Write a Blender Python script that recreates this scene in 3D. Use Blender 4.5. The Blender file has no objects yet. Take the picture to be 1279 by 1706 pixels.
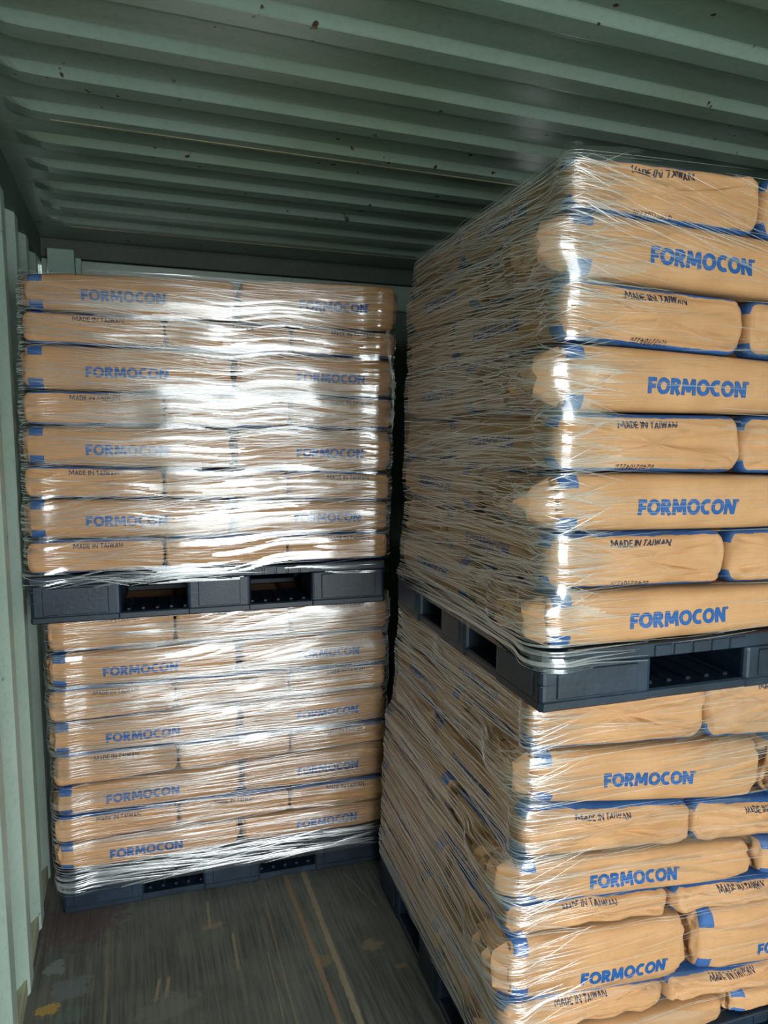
import bpy, bmesh, math, random
import numpy as np
from mathutils import Matrix, Vector
from mathutils.bvhtree import BVHTree

random.seed(7)
SC = bpy.context.scene
COL = SC.collection

# ------------------------------------------------------------------ camera
YAW, PITCH, ROLL = 0.351, -0.1135, 0.0028
CAM = (0.315, -0.1765, 1.593)
FPX = 1163.86
f0 = Vector((math.sin(YAW), math.cos(YAW), 0)); r0 = Vector((math.cos(YAW), -math.sin(YAW), 0)); u0 = Vector((0, 0, 1))
fw = f0 * math.cos(PITCH) + u0 * math.sin(PITCH)
up = u0 * math.cos(PITCH) - f0 * math.sin(PITCH)
rt2 = r0 * math.cos(ROLL) + up * math.sin(ROLL)
up2 = up * math.cos(ROLL) - r0 * math.sin(ROLL)
cd = bpy.data.cameras.new('camera'); cam = bpy.data.objects.new('camera', cd); COL.objects.link(cam)
cam.matrix_world = Matrix(((rt2.x, up2.x, -fw.x, CAM[0]), (rt2.y, up2.y, -fw.y, CAM[1]), (rt2.z, up2.z, -fw.z, CAM[2]), (0, 0, 0, 1)))
cd.sensor_fit = 'HORIZONTAL'; cd.sensor_width = 36.0; cd.lens = 36.0 * FPX / 1279.0
cd.clip_start = 0.02; cd.clip_end = 100
SC.camera = cam

# ------------------------------------------------------------------ world: overcast sky over pale ground, seen through the open doors behind the camera
DOOR_Y = -2.7
H = 2.39
W_IN = 2.352
wd = bpy.data.worlds.new('overcast_sky'); SC.world = wd; wd.use_nodes = True
nt = wd.node_tree; nt.nodes.clear()
out = nt.nodes.new('ShaderNodeOutputWorld'); bg = nt.nodes.new('ShaderNodeBackground')
tc = nt.nodes.new('ShaderNodeTexCoord'); sx = nt.nodes.new('ShaderNodeSeparateXYZ'); rp = nt.nodes.new('ShaderNodeValToRGB')
mr = nt.nodes.new('ShaderNodeMapRange'); mr.inputs['From Min'].default_value = -1; mr.inputs['From Max'].default_value = 1
nt.links.new(tc.outputs['Generated'], sx.inputs[0]); nt.links.new(sx.outputs['Z'], mr.inputs['Value'])
nt.links.new(mr.outputs[0], rp.inputs['Fac']); nt.links.new(rp.outputs[0], bg.inputs['Color']); nt.links.new(bg.outputs[0], out.inputs[0])
cr = rp.color_ramp
cr.elements[0].position = 0.0; cr.elements[0].color = (0.13, 0.135, 0.13, 1)
cr.elements[1].position = 1.0; cr.elements[1].color = (0.86, 0.95, 1.0, 1)
e = cr.elements.new(0.25); e.color = (0.22, 0.23, 0.225, 1)
e = cr.elements.new(0.38); e.color = (0.42, 0.45, 0.45, 1)
e = cr.elements.new(0.485); e.color = (0.52, 0.56, 0.57, 1)
e = cr.elements.new(0.515); e.color = (0.76, 0.83, 0.86, 1)
e = cr.elements.new(0.62); e.color = (1.0, 1.06, 1.08, 1)
bg.inputs['Strength'].default_value = 12.5
# sampling portal exactly in the door opening (adds no light of its own)
al = bpy.data.lights.new('door_portal', 'AREA'); al.shape = 'RECTANGLE'; al.size = W_IN; al.size_y = 2.28
al.cycles.is_portal = True
ao = bpy.data.objects.new('door_portal', al); COL.objects.link(ao)
ao.location = (W_IN / 2, DOOR_Y, 1.14); ao.rotation_euler = (math.radians(90), 0, 0)

vs = SC.view_settings
SC.display_settings.display_device = 'sRGB'
vs.view_transform = 'Standard'; vs.look = 'None'; vs.gamma = 1.0; vs.use_curve_mapping = False
vs.exposure = 0.22
try:
    SC.cycles.transparent_max_bounces = 24
    SC.cycles.max_bounces = 8; SC.cycles.diffuse_bounces = 5
    SC.cycles.caustics_reflective = False; SC.cycles.caustics_refractive = False
except Exception:
    pass

# ------------------------------------------------------------------ helpers
def srgb(r, g, b):
    def c(v):
        v /= 255.0
        return v / 12.92 if v <= 0.04045 else ((v + 0.055) / 1.055) ** 2.4
    return (c(r), c(g), c(b), 1.0)

class NB:
    """tiny node-building helper"""
    def __init__(s, name):
        s.m = bpy.data.materials.new(name); s.m.use_nodes = True
        s.t = s.m.node_tree; s.t.nodes.clear()
        s.out = s.t.nodes.new('ShaderNodeOutputMaterial')
    def n(s, typ, **kw):
        nd = s.t.nodes.new(typ)
        for k, v in kw.items(): setattr(nd, k, v)
        return nd
    def set(s, sock, v):
        if hasattr(v, 'is_output'): s.t.links.new(v, sock)
        else: sock.default_value = v
    def math(s, op, a, b=0.0, c=0.0, clamp=False):
        nd = s.n('ShaderNodeMath', operation=op); nd.use_clamp = clamp
        s.set(nd.inputs[0], a); s.set(nd.inputs[1], b)
        if op in ('MULTIPLY_ADD', 'SMOOTH_MIN', 'COMPARE'): s.set(nd.inputs[2], c)
        return nd.outputs[0]
    def sstep(s, v, a, b):
        nd = s.n('ShaderNodeMapRange', interpolation_type='SMOOTHSTEP')
        s.set(nd.inputs['Value'], v); nd.inputs['From Min'].default_value = a; nd.inputs['From Max'].default_value = b
        return nd.outputs[0]
    def mix(s, f, a, b):
        nd = s.n('ShaderNodeMix', data_type='RGBA')
        s.set(nd.inputs[0], f); s.set(nd.inputs[6], a); s.set(nd.inputs[7], b)
        return nd.outputs[2]
    def coords(s, scale=(1, 1, 1), which='Object'):
        t = s.n('ShaderNodeTexCoord'); mp = s.n('ShaderNodeMapping'); mp.inputs['Scale'].default_value = scale
        s.t.links.new(t.outputs[which], mp.inputs[0]); return mp.outputs[0]
    def noise(s, vec, scale, detail=4, rough=0.55, dist=0.0):
        nd = s.n('ShaderNodeTexNoise'); s.t.links.new(vec, nd.inputs['Vector'])
        nd.inputs['Scale'].default_value = scale; nd.inputs['Detail'].default_value = detail
        nd.inputs['Roughness'].default_value = rough; nd.inputs['Distortion'].default_value = dist
        return nd.outputs[0]
    def bump(s, h, strength=0.3, dist=0.01):
        nd = s.n('ShaderNodeBump'); s.t.links.new(h, nd.inputs['Height']); nd.inputs['Strength'].default_value = strength
        nd.inputs['Distance'].default_value = dist; return nd.outputs[0]
    def principled(s, color, rough=0.5, metal=0.0, normal=None, coat=0.0, spec=0.5):
        nd = s.n('ShaderNodeBsdfPrincipled')
        s.set(nd.inputs['Base Color'], color); s.set(nd.inputs['Roughness'], rough); s.set(nd.inputs['Metallic'], metal)
        nd.inputs['Specular IOR Level'].default_value = spec
        if coat: nd.inputs['Coat Weight'].default_value = coat
        if normal is not None: s.t.links.new(normal, nd.inputs['Normal'])
        s.t.links.new(nd.outputs[0], s.out.inputs[0]); return nd

def obj_from(name, verts, faces, mats, parent=None, smooth=False, midx=None, loc=None):
    me = bpy.data.meshes.new(name)
    verts = np.asarray(verts, float)
    if loc is not None: verts = verts - np.asarray(loc, float)
    me.from_pydata(verts.tolist(), [], [tuple(f) for f in faces])
    if not isinstance(mats, (list, tuple)): mats = [mats]
    for m in mats: me.materials.append(m)
    if midx is not None: me.polygons.foreach_set('material_index', list(midx))
    if smooth: me.polygons.foreach_set('use_smooth', [True] * len(me.polygons))
    me.update()
    o = bpy.data.objects.new(name, me); COL.objects.link(o)
    if loc is not None: o.location = tuple(loc)
    if parent is not None:
        o.parent = parent
        if loc is None: o.matrix_parent_inverse = Matrix.Translation(parent.location).inverted()
    return o

def tag(o, label, cat, group=None):
    o['label'] = label; o['category'] = cat
    if group: o['group'] = group
    return o
def structure(o):
    o['kind'] = 'structure'; return o

class Boxes:
    """collects bevelled boxes into one mesh"""
    def __init__(s): s.bm = bmesh.new()
    def box(s, a, b, bevel=0.0, seg=2, rot=0.0, org=(0, 0, 0)):
        a = Vector(a); b = Vector(b)
        r = bmesh.ops.create_cube(s.bm, size=1.0)
        vs_ = r['verts']
        c = (a + b) / 2; d = b - a
        for v in vs_: v.co = Vector((v.co.x * d.x + c.x, v.co.y * d.y + c.y, v.co.z * d.z + c.z))
        if bevel > 0:
            es = list({e for v in vs_ for e in v.link_edges})
            bmesh.ops.bevel(s.bm, geom=es, offset=bevel, segments=seg, affect='EDGES', profile=0.5)
        return s
    def build(s, name, mat, parent=None, M=None, smooth=False):
        if M is not None: bmesh.ops.transform(s.bm, matrix=M, verts=s.bm.verts)
        me = bpy.data.meshes.new(name); s.bm.to_mesh(me); s.bm.free()
        me.materials.append(mat)
        o = bpy.data.objects.new(name, me); COL.objects.link(o)
        if parent is not None: o.parent = parent
        if smooth: me.polygons.foreach_set('use_smooth', [True] * len(me.polygons))
        return o

# vectorised value noise
_rs = np.random.RandomState(3); _PERM = _rs.rand(65536)
def vnoise(p):
    p = np.asarray(p, float); i = np.floor(p).astype(np.int64); f = p - i; f = f * f * (3 - 2 * f)
    def h(x, y, z): return _PERM[(x * 73856093 ^ y * 19349663 ^ z * 83492791) & 65535]
    x, y, z = i[..., 0], i[..., 1], i[..., 2]; fx, fy, fz = f[..., 0], f[..., 1], f[..., 2]
    def L(a, b, t): return a + (b - a) * t
    return 2 * L(L(L(h(x, y, z), h(x + 1, y, z), fx), L(h(x, y + 1, z), h(x + 1, y + 1, z), fx), fy),
                 L(L(h(x, y, z + 1), h(x + 1, y, z + 1), fx), L(h(x, y + 1, z + 1), h(x + 1, y + 1, z + 1), fx), fy), fz) - 1
def fbm(p, o=3):
    p = np.asarray(p, float); s = 0; a = 1
    for k in range(o): s = s + a * vnoise(p * 2 ** k + 17.3 * k); a *= 0.5
    return s

# ------------------------------------------------------------------ materials
def mat_paint(name, col, col2, rough=0.45, rust=0.0, streak=(1, 1, 1), spec=0.5):
    b = NB(name); v = b.coords(streak)
    n1 = b.noise(v, 2.2, 5, 0.6)
    c = b.mix(b.sstep(n1, 0.35, 0.7), col, col2)
    n3 = b.noise(b.coords((1, 1, 1)), 60, 3, 0.6)
    c = b.mix(b.math('MULTIPLY', b.sstep(n3, 0.45, 0.75), 0.18), c, srgb(96, 100, 84))
    if rust:
        sp = b.noise(b.coords((1, 1, 1)), 22, 2, 0.5)
        big = b.noise(b.coords((1, 1, 1)), 2.3, 2, 0.5)
        m = b.math('MULTIPLY', b.sstep(sp, 0.70, 0.73), b.sstep(big, 0.44, 0.52))
        c = b.mix(b.math('MULTIPLY', m, rust), c, srgb(54, 34, 20))
    b.principled(c, rough, 0, b.bump(n3, 0.12, 0.004), spec=spec)
    return b.m
M_ROOF = mat_paint('roof_green_grey_paint', srgb(130, 148, 138), srgb(116, 132, 114), 0.27, 1.0, (0.6, 2, 1), 1.0)
M_WALL = mat_paint('wall_pale_green_paint', srgb(176, 194, 182), srgb(160, 182, 168), 0.4, 0.5, (1, 1, 0.5))
M_RAIL = mat_paint('rail_end_wall_shaded_paint', srgb(80, 96, 86), srgb(66, 82, 72), 0.6)  # green-grey darkened to carry the shade on rails and end wall
M_HEAD = mat_paint('header_shade_darkened_paint', srgb(58, 68, 60), srgb(44, 52, 46), 0.6)  # darkened further: shade at the far end is put into the colour
M_KICK = mat_paint('kick_rail_scuffed_paint', srgb(170, 172, 146), srgb(150, 150, 120), 0.55, 1.0)
M_SEAL = mat_paint('seam_sealant', srgb(168, 160, 120), srgb(120, 116, 88), 0.6)
M_BRKT = mat_paint('bracket_paint', srgb(140, 164, 152), srgb(120, 146, 134), 0.45)

def mat_floor():
    b = NB('worn_dark_plywood'); co = b.coords((1, 1, 1))
    grain = b.noise(b.coords((30, 1.3, 1)), 3.0, 6, 0.65, 0.3)
    fine = b.noise(b.coords((140, 5, 1)), 2.0, 4, 0.6)
    big = b.noise(co, 2.6, 5, 0.6)
    c = b.mix(b.sstep(grain, 0.3, 0.72), srgb(58, 60, 56), srgb(100, 102, 94))
    c = b.mix(b.math('MULTIPLY', b.sstep(big, 0.4, 0.72), 0.55), c, srgb(116, 117, 108))
    c = b.mix(b.math('MULTIPLY', b.sstep(fine, 0.58, 0.74), 0.45), c, srgb(112, 108, 92))
    s = b.n('ShaderNodeSeparateXYZ'); b.t.links.new(co, s.inputs[0]); X, Y = s.outputs['X'], s.outputs['Y']
    rag = b.noise(co, 34, 4, 0.7)
    def stripe(c, x0, y0, x1, y1, w, col, k, ya, yb):
        sl = (x1 - x0) / (y1 - y0)
        xc = b.math('ADD', b.math('MULTIPLY', b.math('SUBTRACT', Y, y0), sl), x0)
        dd = b.math('ABSOLUTE', b.math('SUBTRACT', X, xc))
        dd = b.math('ADD', dd, b.math('MULTIPLY', b.math('SUBTRACT', rag, 0.5), w * 1.3))
        m = b.math('SUBTRACT', 1.0, b.sstep(dd, w * 0.6, w))
        m = b.math('MULTIPLY', m, b.math('MULTIPLY', b.sstep(Y, ya - 0.02, ya), b.math('SUBTRACT', 1.0, b.sstep(Y, yb, yb + 0.02))))
        m = b.math('MULTIPLY', m, b.sstep(grain, 0.18, 0.45))
        return b.mix(b.math('MULTIPLY', m, k), c, col)
    c = stripe(c, 0.86, 2.12, 0.853, 1.47, 0.011, srgb(150, 138, 110), 0.85, 0.9, 2.5)
    c = stripe(c, 0.794, 2.12, 0.801, 1.49, 0.009, srgb(146, 116, 84), 0.7, 0.9, 2.5)
    for (x0, y0, x1, y1, w, k) in [(0.345, 1.80, 0.335, 1.74, 0.006, .7), (0.372, 1.80, 0.362, 1.74, 0.006, .7), (0.575, 1.92, 0.57, 1.78, 0.006, .6), (0.70, 2.05, 0.69, 1.5, 0.003, .4),
                                   (0.665, 1.8, 0.66, 1.55, 0.003, .45), (0.205, 2.1, 0.2, 1.7, 0.005, .35), (0.515, 2.1, 0.51, 1.99, 0.006, .6), (1.0, 2.1, 1.05, 1.9, 0.004, .4)]:
        c = stripe(c, x0, y0, x1, y1, w, srgb(150, 134, 108), k, min(y0, y1), max(y0, y1))
    def blob(c, x, y, rx, ry, col, k):
        dx = b.math('DIVIDE', b.math('SUBTRACT', X, x), rx); dy = b.math('DIVIDE', b.math('SUBTRACT', Y, y), ry)
        d2 = b.math('ADD', b.math('MULTIPLY', dx, dx), b.math('MULTIPLY', dy, dy))
        d2 = b.math('ADD', d2, b.math('MULTIPLY', b.math('SUBTRACT', rag, 0.5), 5.0))
        return b.mix(b.math('MULTIPLY', b.math('SUBTRACT', 1.0, b.sstep(d2, 0.5, 1.0)), k), c, col)
    c = blob(c, 0.12, 2.16, 0.15, 0.13, srgb(84, 54, 56), 0.55)
    c = blob(c, 0.055, 1.96, 0.03, 0.035, srgb(124, 136, 140), 0.6)
    c = blob(c, 0.105, 1.86, 0.06, 0.05, srgb(108, 120, 124), 0.45)
    c = blob(c, 0.05, 1.80, 0.035, 0.025, srgb(176, 142, 74), 0.9)
    c = blob(c, 0.11, 1.76, 0.05, 0.03, srgb(92, 114, 110), 0.35)
    c = blob(c, 0.52, 1.985, 0.04, 0.014, srgb(140, 120, 96), 0.5)
    c = blob(c, 0.98, 1.73, 0.03, 0.03, srgb(132, 120, 98), 0.75)
    c = blob(c, 0.82, 1.72, 0.03, 0.03, srgb(140, 116, 90), 0.45)
    c = blob(c, 1.03, 1.62, 0.02, 0.012, srgb(140, 112, 82), 0.7)
    c = blob(c, 0.36, 1.70, 0.09, 0.05, srgb(112, 112, 104), 0.5)
    r = b.math('ADD', 0.5, b.math('MULTIPLY', fine, 0.2))
    b.principled(c, r, 0, b.bump(grain, 0.25, 0.004), spec=0.4)
    return b.m
M_FLOOR = mat_floor()

def mat_kraft(name, base, base2):
    b = NB(name)
    at = b.n('ShaderNodeAttribute', attribute_name='bagco'); s = b.n('ShaderNodeSeparateXYZ'); b.t.links.new(at.outputs['Vector'], s.inputs[0])
    xe, tz = s.outputs['X'], s.outputs['Z']
    v = b.coords((1, 1, 1))
    n1 = b.noise(v, 9, 4, 0.6); n2 = b.noise(b.coords((6, 6, 240)), 1.5, 4, 0.6); n3 = b.noise(v, 320, 2, 0.6)
    c = b.mix(b.sstep(n1, 0.3, 0.7), base, base2)
    c = b.mix(b.math('MULTIPLY', b.sstep(n2, 0.4, 0.75), 0.22), c, srgb(150, 106, 66))
    c = b.mix(b.math('MULTIPLY', b.sstep(n3, 0.5, 0.8), 0.12), c, srgb(226, 190, 150))
    at2 = b.math('ABSOLUTE', tz)
    n4 = b.noise(v, 45, 2, 0.5)
    wob = b.math('MULTIPLY', b.math('SUBTRACT', n4, 0.5), 0.10)
    atw = b.math('ADD', at2, wob)
    side = b.math('MULTIPLY', b.math('GREATER_THAN', xe, 0.016), b.math('LESS_THAN', xe, 0.056))
    side = b.math('MULTIPLY', side, b.math('GREATER_THAN', atw, 0.52))
    endm = b.math('MULTIPLY', b.math('LESS_THAN', xe, 0.056), b.math('GREATER_THAN', atw, 0.90))
    m = b.math('MAXIMUM', side, endm)
    c = b.mix(b.math('MULTIPLY', m, 0.95), c, srgb(24, 86, 146))
    hh = b.math('ADD', b.math('MULTIPLY', n3, 0.3), n1)
    b.principled(c, 0.62, 0, b.bump(hh, 0.15, 0.004), spec=0.35)
    return b.m
M_KRAFT = mat_kraft('kraft_paper', srgb(191, 145, 101), srgb(179, 133, 90))
def mat_flat(name, col, rough=0.5, spec=0.4):
    b = NB(name); n = b.noise(b.coords((1, 1, 1)), 40, 3, 0.6)
    c = b.mix(b.math('MULTIPLY', b.sstep(n, 0.35, 0.75), 0.25), col, (min(1, col[0] * 1.5 + .01), min(1, col[1] * 1.5 + .01), min(1, col[2] * 1.5 + .01), 1))
    b.principled(c, rough, 0, None, spec=spec); return b.m
M_BLUE = mat_flat('blue_print_ink', srgb(18, 78, 140), 0.5)
M_INK = mat_flat('navy_print_ink', srgb(40, 40, 62), 0.5)
def mat_pallet():
    b = NB('navy_black_plastic'); v = b.coords((1, 1, 1))
    n1 = b.noise(v, 7, 5, 0.65); n2 = b.noise(b.coords((3, 3, 30)), 4, 4, 0.6); n3 = b.noise(v, 90, 2, 0.6)
    c = b.mix(b.sstep(n1, 0.3, 0.75), srgb(10, 21, 33), srgb(20, 40, 58))
    c = b.mix(b.math('MULTIPLY', b.sstep(n2, 0.55, 0.75), 0.4), c, srgb(58, 68, 82))
    b.principled(c, b.math('ADD', 0.32, b.math('MULTIPLY', n1, 0.25)), 0, b.bump(n3, 0.15, 0.003)); return b.m
M_PAL = mat_pallet()
def mat_film(name, fac, rough, haze):
    b = NB(name)
    tr = b.n('ShaderNodeBsdfTransparent'); tr.inputs[0].default_value = (0.985, 0.985, 0.985, 1)
    gl = b.n('ShaderNodeBsdfGlossy'); gl.inputs['Color'].default_value = (1, 1, 1, 1); gl.inputs['Roughness'].default_value = rough
    df = b.n('ShaderNodeBsdfTranslucent'); df.inputs[0].default_value = (0.9, 0.92, 0.93, 1)
    d2 = b.n('ShaderNodeBsdfDiffuse'); d2.inputs[0].default_value = (0.9, 0.92, 0.93, 1)
    mh = b.n('ShaderNodeMixShader'); mh.inputs[0].default_value = 0.7
    b.t.links.new(df.outputs[0], mh.inputs[1]); b.t.links.new(d2.outputs[0], mh.inputs[2])
    fr = b.n('ShaderNodeLayerWeight'); fr.inputs['Blend'].default_value = 0.25
    mg = b.n('ShaderNodeMixShader'); mg.inputs[0].default_value = haze
    b.t.links.new(gl.outputs[0], mg.inputs[1]); b.t.links.new(mh.outputs[0], mg.inputs[2])
    ff = b.math('MULTIPLY_ADD', fr.outputs['Fresnel'], 0.5, fac, clamp=True)
    mx = b.n('ShaderNodeMixShader'); b.t.links.new(ff, mx.inputs[0])
    b.t.links.new(tr.outputs[0], mx.inputs[1]); b.t.links.new(mg.outputs[0], mx.inputs[2]); b.t.links.new(mx.outputs[0], b.out.inputs[0])
    return b.m
M_FILM = mat_film('clear_stretch_film', 0.135, 0.15, 0.10)
M_ROPE = mat_film('bunched_stretch_film', 0.24, 0.2, 0.38)

# ------------------------------------------------------------------ container shell
BACK_Y = 3.2
def roof():
    P = 0.1994; C0 = 1.242
    prof = []  # (y, z) one pitch: high flat, slope facing the doors, low flat, slope away
    k0 = -14
    zz_hi, zz_lo = 0.009, -0.009
    for k in range(k0, 9):
        c = C0 + P * k
        for dy, z in ((-0.011, zz_hi), (-0.008, zz_hi - 0.002), (0.008, zz_lo + 0.002), (0.011, zz_lo), (0.062, zz_lo), (0.068, zz_lo + 0.0015), (0.096, zz_hi - 0.0015), (0.102, zz_hi)):
            y = c + dy
            if DOOR_Y <= y <= BACK_Y: prof.append((y, z))
    prof = [(DOOR_Y, zz_hi)] + prof + [(BACK_Y, zz_hi)]
    xs = [0.0, 0.03, 0.06, 0.08, 0.10, 0.12, 0.15] + list(np.linspace(0.2, W_IN - 0.2, 20)) + [W_IN - .15, W_IN - .12, W_IN - .1, W_IN - .08, W_IN - .05, W_IN]
    V = []; F = []
    for x in xs:
        w = min(max((x - 0.05) / 0.09, 0), 1) * min(max((W_IN - 0.05 - x) / 0.09, 0), 1); w = w * w * (3 - 2 * w)
        for y, z in prof: V.append((x, y, H + 0.004 + (z if w > 0.999 else zz_hi + (z - zz_hi) * w)))
    n = len(prof)
    for i in range(len(xs) - 1):
        for j in range(n - 1): F.append((i * n + j, i * n + j + 1, (i + 1) * n + j + 1, (i + 1) * n + j))
    # top skin so the roof has thickness
    b0 = len(V); V += [(-0.05, DOOR_Y, H + 0.05), (W_IN + 0.05, DOOR_Y, H + 0.05), (W_IN + 0.05, BACK_Y + .05, H + 0.05), (-0.05, BACK_Y + .05, H + 0.05)]
    F.append((b0, b0 + 1, b0 + 2, b0 + 3))
    return structure(obj_from('ceiling', V, F, M_ROOF))
roof()
def seam(y, z, x0, x1):
    V = []; F = []; xs = np.linspace(x0, x1, 40)
    for i, x in enumerate(xs):
        w = 0.0012 + 0.001 * abs(math.sin(i * 2.3))
        for (dy, dz) in ((-w, 0), (0, -0.0025), (w, 0)): V.append((x, y + dy, z + dz))
    for i in range(len(xs) - 1):
        for j in range(2): F.append((3 * i + j, 3 * i + j + 1, 3 * i + j + 4, 3 * i + j + 3))
    return structure(obj_from('trim_5', V, F, M_SEAL, smooth=True))
seam(1.242 + .1994 * 3 + 0.045, H - 0.0062, 0.16, 2.1)
seam(1.242 + .1994 * 8 + 0.05, H - 0.0062, 0.14, 2.1)

def corr_wall(name, x_in, sign, mat):
    """corrugated side wall; inner ridges stand at x_in, grooves 36 mm further out"""
    end0 = 2.234; P = 0.278; prof = []
    y = end0 - P * 14
    for k in range(14 + 5):
        e0 = end0 - P * (13 - k)
        for dy, x in ((-0.140, .036), (-0.136, .0345), (-0.074, 0.0015), (-0.070, 0.0), (-0.004, 0.0), (0.0, 0.0012), (0.064, .0348), (0.068, .036)):
            yy = e0 + dy
            if DOOR_Y <= yy <= BACK_Y: prof.append((yy, x))
    prof = [(DOOR_Y, .036)] + prof + [(BACK_Y, 0.036)]
    zs = [0.0, 0.1, 0.6, 1.2, 1.8, 2.3]
    V = []; F = []
    for z in zs:
        for yy, x in prof: V.append((x_in - sign * x, yy, z))
    n = len(prof)
    for i in range(len(zs) - 1):
        for j in range(n - 1): F.append((i * n + j, i * n + j + 1, (i + 1) * n + j + 1, (i + 1) * n + j))
    b0 = len(V); xo = x_in - sign * 0.045
    V += [(xo, DOOR_Y, 0), (xo, BACK_Y, 0), (xo, BACK_Y, H), (xo, DOOR_Y, H)]; F.append((b0, b0 + 1, b0 + 2, b0 + 3))
    return structure(obj_from(name, V, F, mat))
corr_wall('wall_left', 0.0, 1, M_WALL)
corr_wall('wall_right', W_IN, -1, M_WALL)
def back_wall():
    V = []; F = []; prof = []
    for k in range(9):
        x0 = 0.02 + k * 0.27
        for dx, y in ((0, 0.045), (.07, .045), (.11, 0), (.2, 0), (.24, .045)): prof.append((min(x0 + dx, W_IN + .02), BACK_Y + y))
    for z in (0, 2.3):
        for x, y in prof: V.append((x, y, z))
    n = len(prof)
    for j in range(n - 1): F.append((j, j + 1, n + j + 1, n + j))
    b0 = len(V); V += [(-.05, BACK_Y + .06, 0), (W_IN + .05, BACK_Y + .06, 0), (W_IN + .05, BACK_Y + .06, H + .05), (-.05, BACK_Y + .06, H + .05)]; F.append((b0, b0 + 1, b0 + 2, b0 + 3))
    structure(obj_from('wall_back', V, F, M_RAIL))  # dark tone stands in for the shadow behind the loads
back_wall()
structure(Boxes().box((-0.05, DOOR_Y, -0.04), (W_IN + 0.05, BACK_Y + 0.06, 0.0)).build('floor', M_FLOOR))
structure(Boxes().box((-0.045, DOOR_Y, 2.295), (0.004, BACK_Y, H + 0.045)).build('trim_1', M_RAIL))
structure(Boxes().box((W_IN - 0.004, DOOR_Y, 2.295), (W_IN + .045, BACK_Y, H + 0.045)).build('trim_2', M_RAIL))
structure(Boxes().box((0.0, BACK_Y - 0.03, 2.325), (W_IN, BACK_Y + 0.05, H + 0.014), 0.004).build('trim_3', M_HEAD))  # header beam, far-end shade painted into its colour
structure(Boxes().box((0.0, BACK_Y - 0.012, 2.2), (W_IN, BACK_Y + 0.05, 2.323), 0.004).build('trim_4', M_ROOF))
# scuffed rail at the foot of each side wall
structure(Boxes().box((-0.042, DOOR_Y, 0.0), (-0.006, BACK_Y, 0.055), 0.004).build('baseboard_left', M_KICK))
structure(Boxes().box((W_IN + 0.006, DOOR_Y, 0.0), (W_IN + .042, BACK_Y, 0.055), 0.004).build('baseboard_right', M_KICK))
# steel bracket in the far top corner
br = Boxes().box((0.03, BACK_Y - 0.075, 2.20), (0.135, BACK_Y - 0.031, 2.352), 0.004).build('corner_bracket', M_BRKT)
tag(br, 'pale green steel bracket at the far top left corner below the roof', 'bracket')
lug = Boxes().box((0.136, BACK_Y - 0.06, 2.22), (0.160, BACK_Y - 0.031, 2.322), 0.003).build('bracket_lug', M_BRKT, br)

# ------------------------------------------------------------------ stack frames
class Stack:
    def __init__(s, x, y, th): s.x, s.y, s.th = x, y, th; s.c, s.s_ = math.cos(th), math.sin(th)
    def w(s, P):
        P = np.asarray(P, float); o = np.empty_like(P)
        o[..., 0] = s.x + P[..., 0] * s.c - P[..., 1] * s.s_
        o[..., 1] = s.y + P[..., 0] * s.s_ + P[..., 1] * s.c
        o[..., 2] = P[..., 2]; return o
    def M(s): return Matrix.Translation((s.x, s.y, 0)) @ Matrix.Rotation(s.th, 4, 'Z')
RU = Stack(1.0475, 0.9419, -0.0532)
RL = Stack(1.0489, 1.0446, -0.0532)
LU = Stack(0.0253, 2.0895, -0.0658)
LL = Stack(0.0589, 2.2056, -0.0658)

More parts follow.
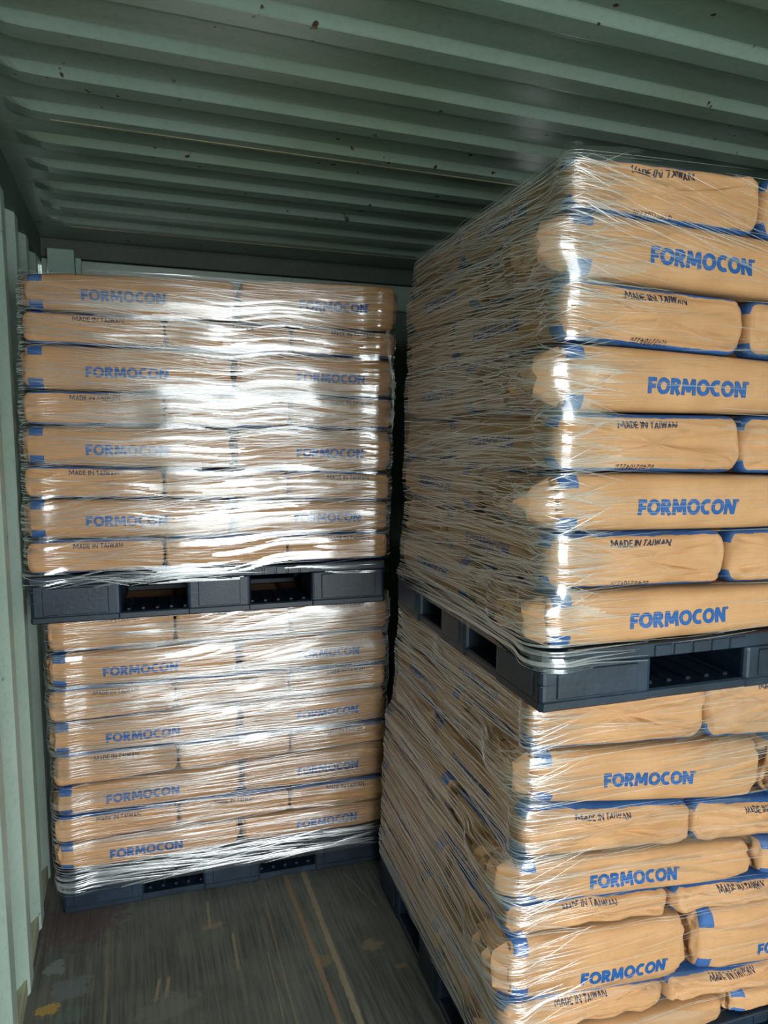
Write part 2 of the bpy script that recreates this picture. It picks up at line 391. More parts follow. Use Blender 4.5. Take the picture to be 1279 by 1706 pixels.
# ------------------------------------------------------------------ pallets
def pallet(st, z0, z1, Wp, Dp, label):
    root = bpy.data.objects.new('plastic_pallet', None); COL.objects.link(root)
    root.matrix_world = Matrix.Translation((st.x, st.y, z0)) @ Matrix.Rotation(st.th, 4, 'Z')
    tag(root, label, 'pallet', 'plastic pallets under the sacks')
    h = z1 - z0; dt = 0.030; bt = 0.022
    d = Boxes()
    nx = 7
    # deck: two edge bars and slats running across, with open slots between
    d.box((0, 0, h - dt), (Wp, 0.05, h), 0.004); d.box((0, Dp - 0.05, h - dt), (Wp, Dp, h), 0.004)
    n = 11; sw = Wp / n
    for k in range(n): d.box((k * sw + 0.004, 0.045, h - 0.022), ((k + 1) * sw - 0.012, Dp - 0.045, h - 0.0005), 0.003, 1)
    for yy in (Dp * .3, Dp * .5, Dp * .7): d.box((0.005, yy - 0.02, h - dt), (Wp - 0.005, yy + 0.02, h - 0.006))
    d.build('deck', M_PAL, root)
    # vertical ribs along the deck lip, front and left
    xb = [(0.0, 0.255), (Wp / 2 - 0.10, Wp / 2 + 0.10), (Wp - 0.255, Wp)]
    yb = [(0.0, 0.20), (Dp / 2 - 0.08, Dp / 2 + 0.08), (Dp - 0.20, Dp)]
    for (a, b_) in ((xb[0][1], xb[1][0]), (xb[1][1], xb[2][0])):
        r = Boxes()
        r.box((a, 0.002, h - dt + 0.001), (b_, 0.012, h - 0.003))
        m = 5
        for k in range(m):
            p = a + (b_ - a) * (k + 0.5) / m; q = (b_ - a) / m * 0.43
            r.box((p - q, -0.003, h - dt + 0.002), (p + q, 0.01, h - 0.004), 0.0015, 1)
        r.build('ribbed_lip', M_PAL, root)
    for (xa, xc) in xb:
        for (ya, yc) in yb:
            bl = Boxes()
            bl.box((xa, ya, bt * 0.5), (xc, yc, h - dt + 0.004), 0.012, 3)
            if ya == 0.0:
                # raised panels and moulded lines on the outward face
                bl.box((xa + 0.035, -0.0035, bt + 0.004), (xc - 0.035, 0.01, h - dt - 0.006), 0.002, 1)
                if xa == 0.0:
                    for zz in (0.45, 0.68): bl.box((-0.0012, -0.0012, h * zz), (0.034, 0.01, h * zz + 0.002))
            if xa == 0.0: bl.box((-0.0035, ya + 0.03, bt + 0.004), (0.01, yc - 0.03, h - dt - 0.006), 0.002, 1)
            bl.build('block', M_PAL, root)
    bf = Boxes()
    for (ya, yc) in yb: bf.box((0.0, ya + 0.004, 0), (Wp, yc - 0.004, bt), 0.004, 1)
    for (xa, xc) in xb: bf.box((xa + 0.004, 0.0, 0.0005), (xc - 0.004, Dp, bt + 0.0005), 0.004, 1)
    # studs on the bottom boards
    for k in range(14):
        p = xb[0][1] + 0.02 + k * (xb[2][0] - xb[0][1] - 0.04) / 13
        bf.box((p - 0.006, 0.03, bt - 0.002), (p + 0.006, 0.17, bt + 0.006), 0.002, 1)
    bf.build('bottom_frame', M_PAL, root)
    return root
pallet(RL, 0.0, 0.142, 1.18, 0.96, 'navy black plastic pallet on the floor under the right lower load')
pallet(RU, 1.0502, 1.1698, 1.18, 0.89, 'navy black plastic pallet on the right between upper and lower sack loads')
pallet(LL, 0.0, 0.142, 1.10, 0.94, 'navy black plastic pallet on the floor under the left lower load')
pallet(LU, 1.0182, 1.1627, 1.10, 0.94, 'navy black plastic pallet on the left between upper and lower sack loads')

# ------------------------------------------------------------------ stroke lettering
def arc(cx, cy, rx, ry, a0, a1, n=14):
    return [(cx + rx * math.cos(math.radians(a0 + (a1 - a0) * i / n)), cy + ry * math.sin(math.radians(a0 + (a1 - a0) * i / n))) for i in range(n + 1)]
def GLYPH(ch, w):
    """strokes (centre lines) in a box of height 1; returns (width, strokes)"""
    k = w / 2
    if ch == 'F': return .60, [[(k, 0), (k, 1)], [(k, 1 - k), (.60, 1 - k)], [(k, .47), (.54, .47)]]
    if ch == 'O': return .98, [arc(.49, .5, .49 - k, .51 - k, 0, 360, 28)]
    if ch == 'R': return .76, [[(k, 0), (k, 1)], [(k, 1 - k), (.38, 1 - k)] + arc(.40, .70, .31 - k, .30 - k, 90, -90, 10) + [(.38, .40 + k), (k, .40 + k)], [(.34, .46), (.76 - k * .9, 0)]]
    if ch == 'M': return 1.08, [[(k, 0), (k + .07, 1)], [(k + .09, .98), (.54, .2)], [(.54, .2), (1.08 - k - .09, .98)], [(1.08 - k - .07, 1), (1.08 - k, 0)]]
    if ch == 'C': return .78, [arc(.49, .5, .49 - k, .51 - k, 58, 302, 22)]
    if ch == 'N': return .84, [[(k, 0), (k, 1)], [(k * 1.1, .96), (.84 - k * 1.1, .04)], [(.84 - k, 0), (.84 - k, 1)]]
    if ch == 'A': return .70, [[(k, 0), (.35, 1 - k * .6)], [(.35, 1 - k * .6), (.70 - k, 0)], [(.16, .3), (.54, .3)]]
    if ch == 'D': return .68, [[(k, 0), (k, 1)], [(k, 1 - k), (.26, 1 - k)] + arc(.28, .5, .40 - k, .5 - k, 90, -90, 14) + [(.26, k), (k, k)]]
    if ch == 'E': return .56, [[(k, 0), (k, 1)], [(k, 1 - k), (.56, 1 - k)], [(k, .5), (.50, .5)], [(k, k), (.56, k)]]
    if ch == 'I': return w + .02, [[(k, 0), (k, 1)]]
    if ch == 'T': return .60, [[(.30, 0), (.30, 1)], [(0, 1 - k), (.60, 1 - k)]]
    if ch == 'W': return .98, [[(k, 1), (.26, k)], [(.26, k), (.49, 1 - k)], [(.49, 1 - k), (.72, k)], [(.72, k), (.98 - k, 1)]]
    if ch == '0': return .56, [arc(.28, .5, .28 - k, .5 - k, 0, 360, 18)]
    if ch == '1': return .36, [[(.22, 0), (.22, 1)], [(.04, .78), (.22, 1)]]
    if ch == '2': return .56, [arc(.28, .72, .28 - k, .28 - k, 160, -40, 10) + [(k, k), (.56, k)]]
    if ch == '4': return .60, [[(.42, 0), (.42, 1)], [(.42, .95), (.03, .3), (.60, .3)]]
    return .34, []
def text_mesh(txt, w, gap, reg=False):
    """quads of every stroke in a unit-height plane; returns verts (N,2), faces, total width"""
    V = []; F = []; x = 0.0
    def strip(pts, w):
        P = []
        for a, b_ in zip(pts[:-1], pts[1:]):
            n = max(1, int(math.hypot(b_[0] - a[0], b_[1] - a[1]) / 0.09))
            for i in range(n): P.append((a[0] + (b_[0] - a[0]) * i / n, a[1] + (b_[1] - a[1]) * i / n))
        P.append(pts[-1]); closed = math.hypot(P[0][0] - P[-1][0], P[0][1] - P[-1][1]) < 1e-6
        b0 = len(V); n = len(P)
        for i in range(n):
            if closed: q0 = P[i - 1 if i > 0 else n - 2]; q1 = P[i + 1 if i < n - 1 else 1]
            else: q0 = P[max(i - 1, 0)]; q1 = P[min(i + 1, n - 1)]
            tx, ty = q1[0] - q0[0], q1[1] - q0[1]; l = math.hypot(tx, ty) or 1; nx, ny = -ty / l * w / 2, tx / l * w / 2
            V.append((x + P[i][0] + nx, P[i][1] + ny)); V.append((x + P[i][0] - nx, P[i][1] - ny))
        for i in range(n - 1): F.append((b0 + 2 * i, b0 + 2 * i + 1, b0 + 2 * i + 3, b0 + 2 * i + 2))
    for ch in txt:
        gw, st = GLYPH(ch, w)
        for s in st: strip(s, w)
        x += gw + (gap if st else 0)
    if reg:
        strip(arc(0.06, .92, .085, .085, 0, 360, 14), .035); strip([(0.045, .88), (0.045, .965)], .03); strip([(.05, .93), (.09, .88)], .03)
    return np.array(V), F, x - gap
TXT_BRAND = text_mesh('FORMOCON', 0.255, 0.05, True)
TXT_MADE = text_mesh('MADE IN TAIWAN', 0.17, 0.10)
TXT_LOT = text_mesh('02402104220', 0.12, 0.22)

# ------------------------------------------------------------------ sacks
BAGV = {}   # per stack: world verts and polys for the film to wrap round
ORD = ['topmost', 'second', 'third', 'fourth', 'fifth', 'sixth', 'seventh', 'lowest']

def sack_shape(L, Wd, h, seed, wrinkle=1.0, crease=None, axis='s', rnd=1.0):
    """verts (x along length, y across, t in -1..1), faces, and bagco"""
    rx, r, p = 0.036 * rnd, 0.042, 3.5
    na, nf = 15, 9
    hb = Wd / 2
    xs = []
    for i in range(9): a = i / 8 * math.pi / 2; xs.append((rx * (1 - math.sin(a)), rx * (1 - math.cos(math.pi / 2 - a)) if False else None))
    stations = []  # (x, inset fraction 0..1, cap scale, capbulge)
    def endst(sgn):
        o = []
        for sc_ in (0.25, 0.5, 0.75): o.append((sgn * (L / 2 + 0.003 * (1 - sc_ ** 2)), 1.0, sc_))
        for i in range(8):
            a = i / 7 * math.pi / 2
            o.append((sgn * (L / 2 - rx * (1 - math.cos(a))), 1 - math.sin(a), 1.0))
        return o
    e0 = endst(-1); e1 = endst(1)[::-1]
    nm = max(10, int((L - 2 * rx) / 0.013))
    mid = [(-L / 2 + rx + (L - 2 * rx) * i / nm, 0.0, 1.0) for i in range(1, nm)]
    stations = e0 + mid + e1
    loop = []
    for i in range(nf): loop.append((-1 + 2 * (i + .5) / nf, 1.0, 0))   # top, flat coordinate
    for i in range(na):
        a = math.pi / 2 - math.pi * (i + .5) / na; loop.append((1, a, 1))
    for i in range(nf): loop.append((1 - 2 * (i + .5) / nf, -1.0, 0))
    for i in range(na):
        a = -math.pi / 2 + math.pi * (i + .5) / na; loop.append((-1, a, 1))
    n = len(loop)
    def sp(v): return math.copysign(abs(v) ** (2 / p), v)
    base = np.zeros((n, 2))
    for j, (a, b_, k) in enumerate(loop):
        if k == 0: base[j] = (a * (hb - r), b_)
        else: base[j] = (a * (hb - r + r * abs(math.cos(b_)) ** (2 / p)), sp(math.sin(b_)))
    V = []; N = []
    for (x, ins, sc_) in stations:
        yy = base[:, 0] * (1 - ins * 0.030 * rnd / hb); tt = base[:, 1] * (1 - ins * 0.40)
        yy = yy * (sc_ if sc_ < 1 else 1); tt = tt * (sc_ if sc_ < 1 else 1)
        V.append(np.stack([np.full(n, x), yy, tt], 1))
    V = np.concatenate(V); m = len(stations)
    c0 = len(V); V = np.vstack([V, [[-L / 2 - 0.003, 0, 0], [L / 2 + 0.003, 0, 0]]])
    F = []
    for i in range(m - 1):
        for j in range(n):
            k = (j + 1) % n; F.append((i * n + j, i * n + k, (i + 1) * n + k, (i + 1) * n + j))
    for j in range(n):
        k = (j + 1) % n
        F.append((c0, j * 1 + 0 if False else k, j)); F.append((c0 + 1, (m - 1) * n + j, (m - 1) * n + k))
    co = V.copy(); co[:, 0] = np.maximum(L / 2 - np.abs(V[:, 0]), 0.0)
    # outward direction for displacement
    endw = np.clip(1 - (L / 2 - np.abs(V[:, 0])) / rx, 0, 1)
    sidew = np.clip((np.abs(V[:, 1]) - (hb - r)) / r, 0, 1)
    D = np.stack([np.sign(V[:, 0]) * endw, np.sign(V[:, 1]) * sidew, np.zeros(len(V))], 1)
    D /= np.maximum(np.linalg.norm(D, axis=1, keepdims=True), 1)
    q = np.stack([V[:, 0], V[:, 1], V[:, 2] * h], 1) + seed * 3.71
    lo = fbm(q * np.array([5, 5, 9]), 2) * 0.005
    xe = co[:, 0]
    near = np.exp(-xe / 0.055)
    rid = (1 - np.abs(vnoise(q * np.array([26, 26, 30])))) ** 3
    rid2 = (1 - np.abs(vnoise(q * np.array([60, 60, 14]) + 9))) ** 4
    midb = 0.004 * (1 - (V[:, 0] / (L / 2)) ** 4)
    disp = lo + midb - wrinkle * near * (0.010 * rid + 0.006 * rid2) + 0.0022 * vnoise(q * np.array([12, 12, 60])) * wrinkle
    if crease is not None:
        cz = crease + 0.10 * vnoise(q * np.array([7, 7, 0]) + 4); d = V[:, 2] - cz
        disp = disp - 0.007 * np.exp(-np.clip(d, 0, 9) / 0.25) * (d > 0)
    # sides pressed against a neighbour cannot bulge
    free = (V[:, 1] < 0) if axis == 's' else (V[:, 0] < -L / 2 + rx)
    if axis == 'd': D[:, 1] = 0
    else: disp = np.where(endw > 0, np.minimum(disp, 0.0), disp)
    disp = np.where(free, disp, np.minimum(disp, 0.0))
    V = V + D * disp[:, None]
    V[:, 2] += 0.05 * vnoise(q * np.array([9, 9, 5])) * sidew * (1 - np.abs(V[:, 2]))
    # slight slump of the shoulders at the ends
    V[:, 2] *= 1 - 0.10 * near
    V[:, 2] = np.clip(V[:, 2], -0.985, 0.985)
    return V, F, co

def put_sack(key, st, s0, s1, d0, d1, axis, zb, zt, dx, seed, label, group, prints=(), crease=None, fold=None, wrinkle=1.0):
    """zb, zt: functions of s giving lower and upper face heights"""
    L, Wd = ((s1 - s0), (d1 - d0)) if axis == 's' else ((d1 - d0), (s1 - s0))
    sc_, dc = (s0 + s1) / 2, (d0 + d1) / 2
    h = (zt(sc_) - zb(sc_)) / 2
    V, F, co = sack_shape(L, Wd, h, seed, wrinkle * (1.6 if key[0] == 'R' else 1.0), crease, axis, 1.0 if key[0] == 'R' else 0.55)
    if axis == 's': co[V[:, 0] > 0, 0] = 0.2
    if axis == 's' and key[0] == 'L' and s0 > 0.1: co[:, 0] = 0.2
    S = np.empty_like(V)
    if axis == 's': S[:, 0] = sc_ + V[:, 0]; S[:, 1] = dc + V[:, 1]
    else: S[:, 0] = sc_ - V[:, 1]; S[:, 1] = dc + V[:, 0]
    b_ = np.array([zb(s) for s in S[:, 0]]); t_ = np.array([zt(s) for s in S[:, 0]])
    S[:, 2] = b_ + (V[:, 2] * .5 + .5) * (t_ - b_)
    S[:, 0] += dx
    Wv = st.w(S)
    loc = st.w(np.array([[sc_ + dx, dc, zb(sc_)]]))[0]
    o = obj_from('kraft_sack', Wv, F, M_KRAFT, smooth=True, loc=loc)
    at = o.data.attributes.new('bagco', 'FLOAT_VECTOR', 'POINT'); at.data.foreach_set('vector', co.astype(np.float32).ravel())
    tag(o, label, 'sack', group)
    BAGV.setdefault(key, []).append((Wv, F))
    bvh = BVHTree.FromPolygons([tuple(v) for v in Wv], F)
    nrm_f = Vector((st.s_, -st.c, 0)); nrm_l = Vector((-st.c, -st.s_, 0))
    for (kind, where, a0, length, zrel, flip) in prints:
        TV, TF, tw = {'brand': TXT_BRAND, 'made': TXT_MADE, 'lot': TXT_LOT}[kind]
        hgt = length / tw * (1.0 if kind != 'lot' else 1.1)
        asp = {'brand': 1.0, 'made': 1.0, 'lot': 1.0}[kind]
        PV = []; miss = set()
        for (x, y) in TV:
            xx, yy = x, y - .5
            if flip: xx, yy = tw - x, -yy
            if where == 'front':
                s = a0 + xx * length / tw; z = zb(s) + zrel * (zt(s) - zb(s)) + yy * hgt * asp
                P = st.w(np.array([[s + dx, d0 - 0.2, z]]))[0]; dirv = -nrm_f
            else:
                d = a0 - xx * length / tw; z = zb(s0) + zrel * (zt(s0) - zb(s0)) + yy * hgt * asp
                P = st.w(np.array([[s0 + dx - 0.2, d, z]]))[0]; dirv = -nrm_l
            hit = bvh.ray_cast(Vector(P), dirv, 0.6)
            if hit[0] is None: miss.add(len(PV)); PV.append(Vector(P)); continue
            PV.append(hit[0] - dirv * 0.0015 + hit[1] * 0.0003)
        nm = {'brand': 'brand_lettering', 'made': 'origin_lettering', 'lot': 'lot_number'}[kind]
        TF = [f for f in TF if not miss.intersection(f)]
        c = obj_from(nm, np.array([tuple(v) if i not in miss else tuple(loc + 0.01) for i, v in enumerate(PV)]) - loc, TF, M_BLUE if kind == 'brand' else M_INK)
        c.parent = o
        c['label'] = {'brand': 'bold blue printed lettering', 'made': 'small dark printed lettering', 'lot': 'dotted dark lot number'}[kind]
    if fold:
        # crumpled tuck of the folded sack end, standing proud of the left end
        rng = np.random.RandomState(int(seed * 131) % 9999)
        nn, mm = 7, 7
        G = np.zeros((nn, mm, 3)); wd_, out_ = fold
        for i in range(nn):
            for j in range(mm):
                u, v = i / (nn - 1), j / (mm - 1)
                edge = min(u, 1 - u, v, 1 - v)
                t = -0.9 + 1.72 * v
                dd = d0 + 0.018 + wd_ * u * (0.75 + 0.25 * math.sin(v * math.pi))
                G[i, j] = (s0 - out_ * (min(edge * 3.4, 1) ** 0.7) * (0.75 + 0.5 * rng.rand()) + 0.014 * (edge == 0), dd + 0.012 * (rng.rand() - .5), t + 0.06 * (rng.rand() - .5))
        GV = G.reshape(-1, 3).copy()
        zz = np.array([zb(s0) + (t * .5 + .5) * (zt(s0) - zb(s0)) for t in GV[:, 2]]); GV[:, 2] = zz; GV[:, 0] += dx
        FF = []
        for i in range(nn - 1):
            for j in range(mm - 1):
                a, b2, c2, d2 = i * mm + j, (i + 1) * mm + j, (i + 1) * mm + j + 1, i * mm + j + 1
                if (i + j) % 2: FF += [(a, b2, c2), (a, c2, d2)]
                else: FF += [(a, b2, d2), (b2, c2, d2)]
        c = obj_from('folded_end', st.w(GV) - loc, FF, M_KRAFT); c.parent = o
        c['label'] = 'crumpled folded paper end of the sack'
        at = c.data.attributes.new('bagco', 'FLOAT_VECTOR', 'POINT')
        cc = np.zeros((len(GV), 3)); cc[:, 0] = 0.2; at.data.foreach_set('vector', cc.astype(np.float32).ravel())
        BAGV[key].append((st.w(GV), FF))
    return o

def lin(l, r, s1):
    return lambda s: l + (r - l) * min(max(s / s1, 0), 1)

# rows from the top down; heights of the row boundaries at the left corner and further right
LOADS = {
 'RU': dict(st=RU, side='right upper', W=1.2, D=0.90, s1=0.55, first='end',
   L=[2.101, 2.002, 1.883, 1.765, 1.633, 1.519, 1.403, 1.286, 1.1715], R=[2.107, 1.978, 1.860, 1.741, 1.632, 1.505, 1.392, 1.271, 1.1712],
   dx=[.036, .026, .024, .020, .018, .016, .014, .010], seam=[.44, .62, .43, .62, .44, .62, .43, .62]),
 'RL': dict(st=RL, side='right lower', W=1.2, D=0.95, s1=0.72, first='end',
   L=[1.046, .911, .795, .669, .566, .487, .338, .240, .1435], R=[1.028, .857, .700, .600, .500, .430, .262, .200, .1433],
   dx=[.050, .046, .034, .014, .008, .002, -.004, -.008], seam=[.46, .64, .45, .66, .43, .50, .44, .62]),
 'LU': dict(st=LU, side='left upper', W=1.12, D=0.94, s1=1.1, first='long',
   L=[2.044, 1.941, 1.845, 1.713, 1.611, 1.496, 1.396, 1.273, 1.1655], R=[2.074, 1.922, 1.834, 1.710, 1.601, 1.460, 1.363, 1.260, 1.1645],
   dx=[.022, .016, .012, .008, .004, .000, -.003, -.004], seam=[.60] * 8),
 'LL': dict(st=LL, side='left lower', W=1.13, D=0.92, s1=1.1, first='end',
   L=[1.013, .885, .773, .654, .548, .431, .337, .243, .1460], R=[1.013, .884, .761, .664, .539, .461, .326, .232, .1440],
   dx=[-.008, -.010, -.014, -.012, -.012, -.012, -.016, -.016], seam=[.60] * 8),
}
seed = 1.0
for key, ld in LOADS.items():
    st, side, W, D = ld['st'], ld['side'], ld['W'], ld['D']
    grp = 'kraft sacks in the %s load' % side
    for r in range(8):
        is_end = (r % 2 == 0) == (ld['first'] == 'end')
        zt = lin(ld['L'][r], ld['R'][r], ld['s1']); zb = lin(ld['L'][r + 1], ld['R'][r + 1], ld['s1'])
        dx = ld['dx'][r]; row = ORD[r]
        j = lambda a: (random.random() - .5) * a
        sm = ld['seam'][r]; right = key[0] == 'R'
        where = '%s row of the %s load' % (row, side)
        def nxt():
            global seed
            seed += 1.37; return seed
        if not is_end:   # two long sacks along the front
            fd = 0.37
            tx = 0.185 if right else 0.165
            zr = 0.44 + j(.06)
            if key == 'RL' and r == 5: zr = 0.30
            put_sack(key, st, 0.0, sm - 0.004, 0 + j(.006), fd, 's', zb, zt, dx, nxt(),
                     'kraft sack lengthwise at the left corner, %s' % where, grp,
                     prints=[('brand', 'front', tx + j(.012), 0.233, zr, False)], fold=(0.13 + random.random() * .06, (0.034 if key == 'RU' else 0.018 if right else 0.007) + random.random() * (.016 if right else .004)), crease=(0.2 if key == 'RL' and r == 5 else None))
            put_sack(key, st, sm + 0.004, W, 0.004 + j(.006), fd, 's', zb, zt, dx, nxt(),
                     'kraft sack lengthwise at front right, %s' % where, grp,
                     prints=[('brand', 'front', (0.80 if not right else sm + .19) + j(.012), 0.222, zr + .02, False)])
            if right:
                put_sack(key, st, 0.004, 0.40, fd + 0.02, D, 'd', zb, zt, dx, nxt(),
                         'kraft sack on left face towards back, %s' % where, grp,
                         prints=[('brand', 'left', D - .16, 0.225, .45, False)])
        else:            # three sack ends side by side
            e = [0.0, sm, sm + (.40 if right else 0), W] if right else [0.0, .392, .775, W]
            names = ['left front corner sack end', 'second sack end from the left', 'third sack end from the left']
            for k in range(3):
                pr = [('made', 'front', e[k] + (.135 if right else .13) + j(.02), 0.140, 0.80, False)]
                if key == 'RU': pr.append(('lot', 'front', e[k] + .15 + j(.02), 0.085, 0.10, True))
                if k == 0 and right: pr.append(('brand', 'left', 0.40, 0.225, .46, False))
                put_sack(key, st, e[k] + .002, e[k + 1] - .003, 0.0 + j(.008), 0.545, 'd', zb, zt, dx, nxt(),
                         'kraft paper %s, %s' % (names[k], where), grp, prints=pr, crease=(random.uniform(-.1, .25) * -1 if key == 'RL' or (key == 'LU' and r % 4 == 3) else None))
            if right:
                put_sack(key, st, 0.004, 0.60, 0.566, D, 's', zb, zt, dx, nxt(),
                         'kraft sack at far end of left face, %s' % where, grp)

# ------------------------------------------------------------------ stretch film
def wrap(key, label, zlo, ztop, sides, fill, nrope, seed, tilt=0.05, pal=None):
    ld = LOADS[key]; st = ld['st']; W, D = ld['W'], ld['D']
    VV = []; FF = []; b0 = 0
    for v, f in BAGV[key]:
        VV += [tuple(x) for x in v]; FF += [tuple(i + b0 for i in q) for q in f]; b0 += len(v)
    px0, px1, pd, pz0, pz1 = pal
    bx = st.w(np.array([(a, b_, c) for a in (px0, px1) for b_ in (-0.004, pd) for c in (pz0, pz1)]))
    VV += [tuple(x) for x in bx]; FF += [tuple(i + b0 for i in q) for q in ((0, 1, 3, 2), (4, 5, 7, 6), (0, 1, 5, 4), (2, 3, 7, 6))]
    bvh = BVHTree.FromPolygons(VV, FF)
    # path round the load: left side (back to front), rounded corner, front, rounded corner, right side
    R = 0.05; path = []
    du = 0.012; pl = sides
    for d in np.arange(D - 0.01, R, -du): path.append((0, d, -1, 0))
    for a in np.linspace(0, 90, 9): path.append((R - R * math.cos(math.radians(a)), R - R * math.sin(math.radians(a)), -math.cos(math.radians(a)), -math.sin(math.radians(a))))
    for s in np.arange(R + du, W - R, du): path.append((s, 0, 0, -1))
    for a in np.linspace(0, 90, 7): path.append((W - R + R * math.sin(math.radians(a)), R - R * math.cos(math.radians(a)), math.sin(math.radians(a)), -math.cos(math.radians(a))))
    for d in np.arange(R + du, min(D, R + sides), du): path.append((W, d, 1, 0))
    path = np.array(path); n = len(path)
    dz = 0.0026; zs = np.arange(zlo, ztop, dz); m = len(zs)
    off = np.full((n, m), np.nan)
    zq = np.arange(zlo, ztop, 0.007)
    tmp = np.full((n, len(zq)), np.nan)
    dirs = st.w(np.stack([path[:, 0] + path[:, 2], path[:, 1] + path[:, 3], np.zeros(n)], 1)) - st.w(np.stack([path[:, 0], path[:, 1], np.zeros(n)], 1))
    for i in range(n):
        dv = Vector(dirs[i]); B = st.w(np.array([path[i, 0] + .25 * path[i, 2], path[i, 1] + .25 * path[i, 3], 0.0]))
        for k, z in enumerate(zq):
            h = bvh.ray_cast(Vector((B[0], B[1], z)), -dv, 0.42)
            if h[0] is not None: tmp[i, k] = 0.25 - h[3]
    # fill misses: film spans from what is round about
    def nanmax_win(A, w, ax):
        out_ = np.full_like(A, np.nan)
        P = np.pad(A, [(w, w) if k == ax else (0, 0) for k in range(2)], constant_values=np.nan)
        st_ = [np.take(P, range(s, s + A.shape[ax]), axis=ax) for s in range(2 * w + 1)]
        with np.errstate(all='ignore'):
            import warnings; warnings.simplefilter('ignore')
            return np.nanmax(np.stack(st_), axis=0)
    def gauss(A, sg, ax):
        w = int(3 * sg) + 1; kx = np.arange(-w, w + 1); kk = np.exp(-kx ** 2 / (2 * sg * sg)); kk /= kk.sum()
        P = np.pad(A, [(w, w) if k == ax else (0, 0) for k in range(2)], mode='edge')
        return sum(kk[s] * np.take(P, range(s, s + A.shape[ax]), axis=ax) for s in range(2 * w + 1))
    raw = nanmax_win(tmp, 1, 1)
    A = nanmax_win(nanmax_win(tmp, 4, 0), 3, 1)
    inside = np.where(np.isnan(tmp), -9, tmp)
    fallback = np.nanmedian(tmp) - 0.012
    A = np.where(np.isnan(A), fallback, A)
    # closing along z (film bridges the valleys), then blur
    E = -nanmax_win(-A, 2, 1)
    A = gauss(gauss(E, 1.6, 1), 2.0, 0)
    A = np.maximum(A, inside + 0.0005) + 0.0036
    A = gauss(A, 0.8, 1)
    for k in range(m): 
        x = (zs[k] - zq[0]) / 0.007; k0 = min(int(x), len(zq) - 2); t = x - k0
        off[:, k] = A[:, k0] * (1 - t) + A[:, k0 + 1] * t
    seg = np.hypot(np.diff(path[:, 0]), np.diff(path[:, 1])); U = np.concatenate([[0], np.cumsum(seg)])
    ucorner = D - 0.01 - R / 2
    UU, ZZ = np.meshgrid(U, zs, indexing='ij')
    # streak field: long fine horizontal noise whose direction wanders
    warp = tilt * 2.2 * vnoise(np.stack([UU * 1.7, ZZ * 1.9, np.full_like(UU, seed)], -1)) + 0.03 * vnoise(np.stack([UU * 6, ZZ * 3, np.full_like(UU, seed + 5)], -1))
    zw = ZZ + warp * 0.6
    n1 = vnoise(np.stack([UU * 3.0, zw * 95, np.full_like(UU, seed + 1.5)], -1))
    n2 = vnoise(np.stack([UU * 6.0, zw * 190, np.full_like(UU, seed + 8.5)], -1))
    n3 = vnoise(np.stack([UU * 3.2, ZZ * 4.5, np.full_like(UU, seed + 3.5)], -1))
    off2 = off + 0.0006 * n1 + 0.00022 * n2 + 0.0010
    fl = np.clip(np.vectorize(lambda u, z: fill(u - ucorner, z))(UU, ZZ), 0, 1)
    # keep a cell when the streak noise passes the local threshold; noise amplitude ~ +-0.6
    q = 0.62 * n1 + 0.45 * n2 + 0.45 * n3
    qs = np.sort(q.ravel()); thr = qs[np.clip(((1 - fl) * (len(qs) - 1)).astype(int), 0, len(qs) - 1)]
    keep = q >= thr
    Ps = np.stack([path[:, 0][:, None] + off2 * path[:, 2][:, None], path[:, 1][:, None] + off2 * path[:, 3][:, None], ZZ], -1)
    Pw = st.w(Ps).reshape(-1, 3)
    faces = []; mi = []
    kc = keep[:-1, :-1]
    ii, jj = np.nonzero(kc)
    for i, k in zip(ii.tolist(), jj.tolist()):
        a = i * m + k; faces.append((a, a + m, a + m + 1, a + 1)); mi.append(0)
    V = [tuple(x) for x in Pw]
    # ropes: narrow raised pleats of the film
    rng = np.random.RandomState(int(seed * 10))
    def surf(u, z):
        i = np.searchsorted(U, u) - 1
        if i < 0 or i >= n - 1: return None
        k = (z - zs[0]) / dz
        if k < 0 or k >= m - 1: return None
        t = (u - U[i]) / (U[i + 1] - U[i]); k0 = int(k); w = k - k0
        o_ = (off[i, k0] * (1 - w) + off[i, k0 + 1] * w) * (1 - t) + (off[i + 1, k0] * (1 - w) + off[i + 1, k0 + 1] * w) * t
        p = path[i] * (1 - t) + path[i + 1] * t
        return p, o_
    for (cnt, ua, ub, za, zb_, la, lb, ta, tb, wa, wb) in nrope:
        for _ in range(cnt):
            uc = ucorner + rng.uniform(ua, ub); zc = rng.uniform(za, zb_); ln = rng.uniform(la, lb); tl = rng.uniform(ta, tb); w0 = rng.uniform(wa, wb); hh = rng.uniform(.6, 1.6) * w0 * 0.45
            cv = rng.uniform(-.02, .02)
            ns = max(5, int(ln / 0.012)); rows = []
            for i in range(ns + 1):
                x = (i / ns - .5) * ln; u = uc + x; z = zc + tl * x + cv * x * x * 4
                g = surf(u, z)
                if g is None:
                    if len(rows) > 3: break
                    rows = []; continue
                p, o_ = g; tp = math.sin(math.pi * min(max(i / ns, 0.02), 0.98)) ** 0.6; w = w0 * tp
                q0 = []
                for (dzz, dn) in ((-w / 2, 0.0006), (0, 0.0006 + hh * tp), (w / 2, 0.0006)):
                    oo = o_ + dn + 0.0028
                    q0.append((p[0] + oo * p[2], p[1] + oo * p[3], z + dzz))
                rows.append(q0)
            if len(rows) < 4: continue
            b1 = len(V); RW = st.w(np.array(rows).reshape(-1, 3)); V += [tuple(x) for x in RW]
            for i in range(len(rows) - 1):
                for k in range(2): faces.append((b1 + 3 * i + k, b1 + 3 * i + k + 1, b1 + 3 * i + k + 4, b1 + 3 * i + k + 3)); mi.append(1)
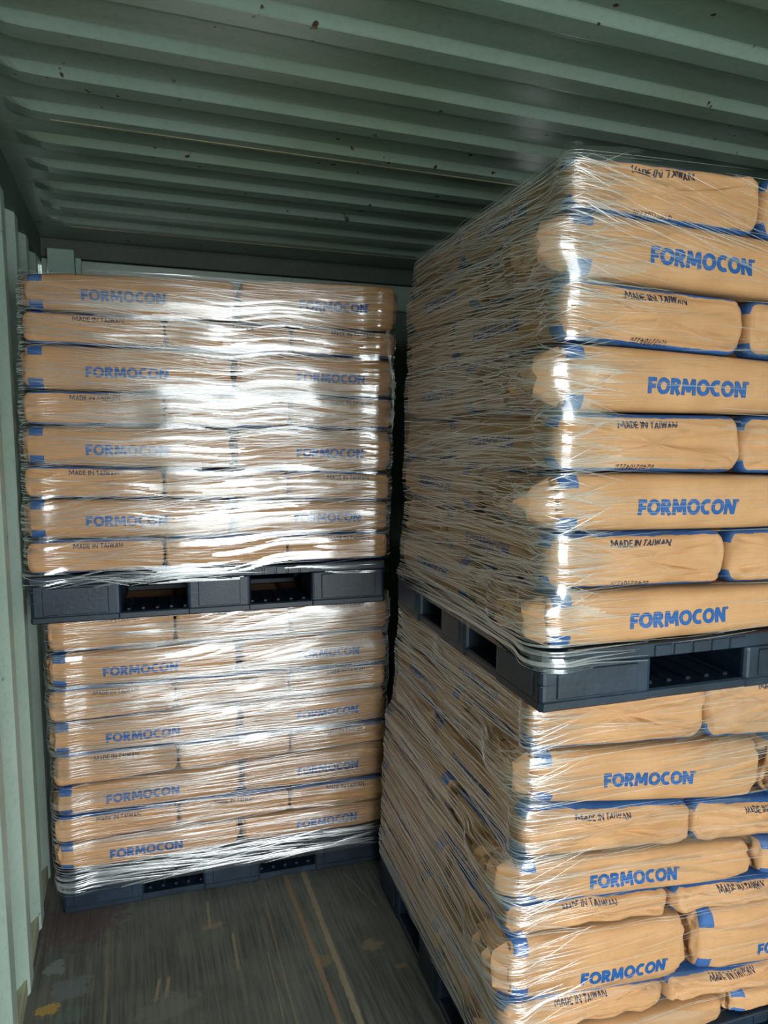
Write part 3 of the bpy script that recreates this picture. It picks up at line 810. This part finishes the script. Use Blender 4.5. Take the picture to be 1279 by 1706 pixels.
    # drop unused verts
    used = np.unique(np.array([i for f in faces for i in f])); remap = np.full(len(V), -1); remap[used] = np.arange(len(used))
    Vn = np.array(V)[used]; faces = [tuple(remap[list(f)]) for f in faces]
    loc = st.w(np.array([[W / 2, D / 2, zlo]]))[0]
    o = obj_from('stretch_film', Vn, faces, [M_FILM, M_ROPE], smooth=True, midx=mi, loc=loc)
    tag(o, label, 'plastic film', 'stretch film round the pallet loads')
    return o

def sm(x, a, b):
    t = min(max((x - a) / (b - a), 0), 1); return t * t * (3 - 2 * t)
# u is measured along the film from the near left corner: negative on the left face, positive on the front
def fill_ru(u, z):
    if u < -0.05: return 0.50 + 0.15 * sm(-u, .3, .8)
    if u < 0.22: return 0.80 - 0.74 * sm(u, .03, .22)
    return 0.06 + 0.10 * sm(z, 1.9, 2.1)
def fill_rl(u, z):
    if u < -0.05: return 0.62
    return 0.8 - 0.66 * sm(u, .04, .24)
def fill_lu(u, z):
    if u < 0: return 0.5
    k = sm(u, 0.1, 0.5) * (1 - 0.3 * sm(u, .85, 1.1))
    return 0.22 + 0.40 * k + 0.12 * sm(z, 1.5, 1.7) - (0.0 if z > 1.17 else 0.15)
def fill_ll(u, z):
    if u < 0: return 0.5
    k = sm(u, 0.05, 0.45) * (1 - 0.45 * sm(u, .8, 1.05))
    return 0.20 + 0.45 * k + (0.1 if z < 0.15 else 0) + .12 * sm(z, .5, .8)
# ropes: (count, u0, u1, z0, z1, length0, length1, tilt0, tilt1, width0, width1)
wrap('RU', 'clear stretch film wound round the right upper load of sacks', 1.135, 2.118, 0.05, fill_ru,
     [(520, -0.9, 0.0, 1.15, 2.1, .3, .9, -.06, .06, .0008, .0024), (200, -0.7, 0.02, 1.7, 2.08, .25, .7, -.20, -.05, .0008, .0026), (200, -0.8, 0.02, 1.2, 1.6, .25, .7, .03, .16, .0008, .0026),
      (240, -.04, .10, 1.2, 2.1, .06, .2, -.5, .5, .0015, .0035), (90, .0, .7, 1.17, 2.1, .1, .4, -.05, .05, .0008, .002), (60, .05, .5, 1.9, 2.08, .1, .25, -.35, -.15, .001, .0022),
      (16, -0.5, -.1, 1.14, 1.19, .5, .9, -.03, .03, .003, .006)], 2.3, 0.07, (0, 1.18, .89, 1.05, 1.1698))
wrap('RL', 'clear stretch film wound round the right lower load of sacks', 0.12, 1.05, 0.05, fill_rl,
     [(700, -0.95, 0.0, 0.13, 1.04, .3, .9, -.06, .08, .0009, .0028), (200, -.04, .12, .15, 1.0, .06, .25, -.4, .4, .0015, .0035), (150, .0, .8, .2, 1.0, .1, .5, -.10, .06, .0008, .0025)], 5.1, 0.06, (0, 1.18, .96, 0, .142))
wrap('LU', 'clear stretch film wound round the left upper load of sacks', 1.125, 2.06, 0.9, fill_lu,
     [(700, .0, 1.1, 1.17, 2.05, .15, .6, -.12, .12, .0010, .0028), (420, .25, 1.1, 1.25, 1.75, .2, .6, -.02, .22, .0010, .003), (300, .1, 1.0, 1.55, 2.0, .2, .5, -.18, .02, .0015, .004),
      (60, -.04, .08, 1.2, 2.0, .05, .15, -.5, .5, .0015, .003), (40, .0, .6, 1.135, 1.17, .06, .3, -.25, .2, .002, .005)], 8.7, 0.09, (0, 1.10, .94, 1.018, 1.1627))
wrap('LL', 'clear stretch film wound round the left lower load of sacks', 0.072, 1.02, 0.9, fill_ll,
     [(600, .0, 1.1, .15, 1.0, .2, .7, -.07, .07, .0010, .0028), (400, .2, 1.1, .5, 1.0, .2, .6, -.05, .08, .0015, .004),
      (60, -.04, .08, .2, 1.0, .05, .15, -.5, .5, .0015, .003), (90, .0, 1.1, .085, .16, .1, .5, -.10, .12, .003, .008)], 12.9, 0.05, (0, 1.10, .94, 0, .142))

# loose end of the film hanging off the far edge of the right upper load
film = bpy.data.objects['stretch_film']
rng = np.random.RandomState(4)
V = []; F = []; nz, nw = 22, 6
for i in range(nz):
    t = i / (nz - 1); z = 1.90 - 0.30 * t
    for k in range(nw):
        u = k / (nw - 1) - .5; wd_ = 0.045 * (1 - 0.55 * t) * (0.7 + 0.5 * math.sin(t * 9) ** 2)
        V.append((-0.022 - 0.018 * math.sin(t * 5 + 1) * (1 - t) + 0.012 * (rng.rand() - .5), 0.885 + u * wd_ + 0.012 * (rng.rand() - .5), z + 0.014 * (rng.rand() - .5)))
for i in range(nz - 1):
    for k in range(nw - 1): F.append((i * nw + k, i * nw + k + 1, (i + 1) * nw + k + 1, (i + 1) * nw + k))
c = obj_from('loose_tail', RU.w(np.array(V)) - np.array(film.location), F, M_ROPE); c.parent = film
c['label'] = 'crumpled loose tail of clear film'
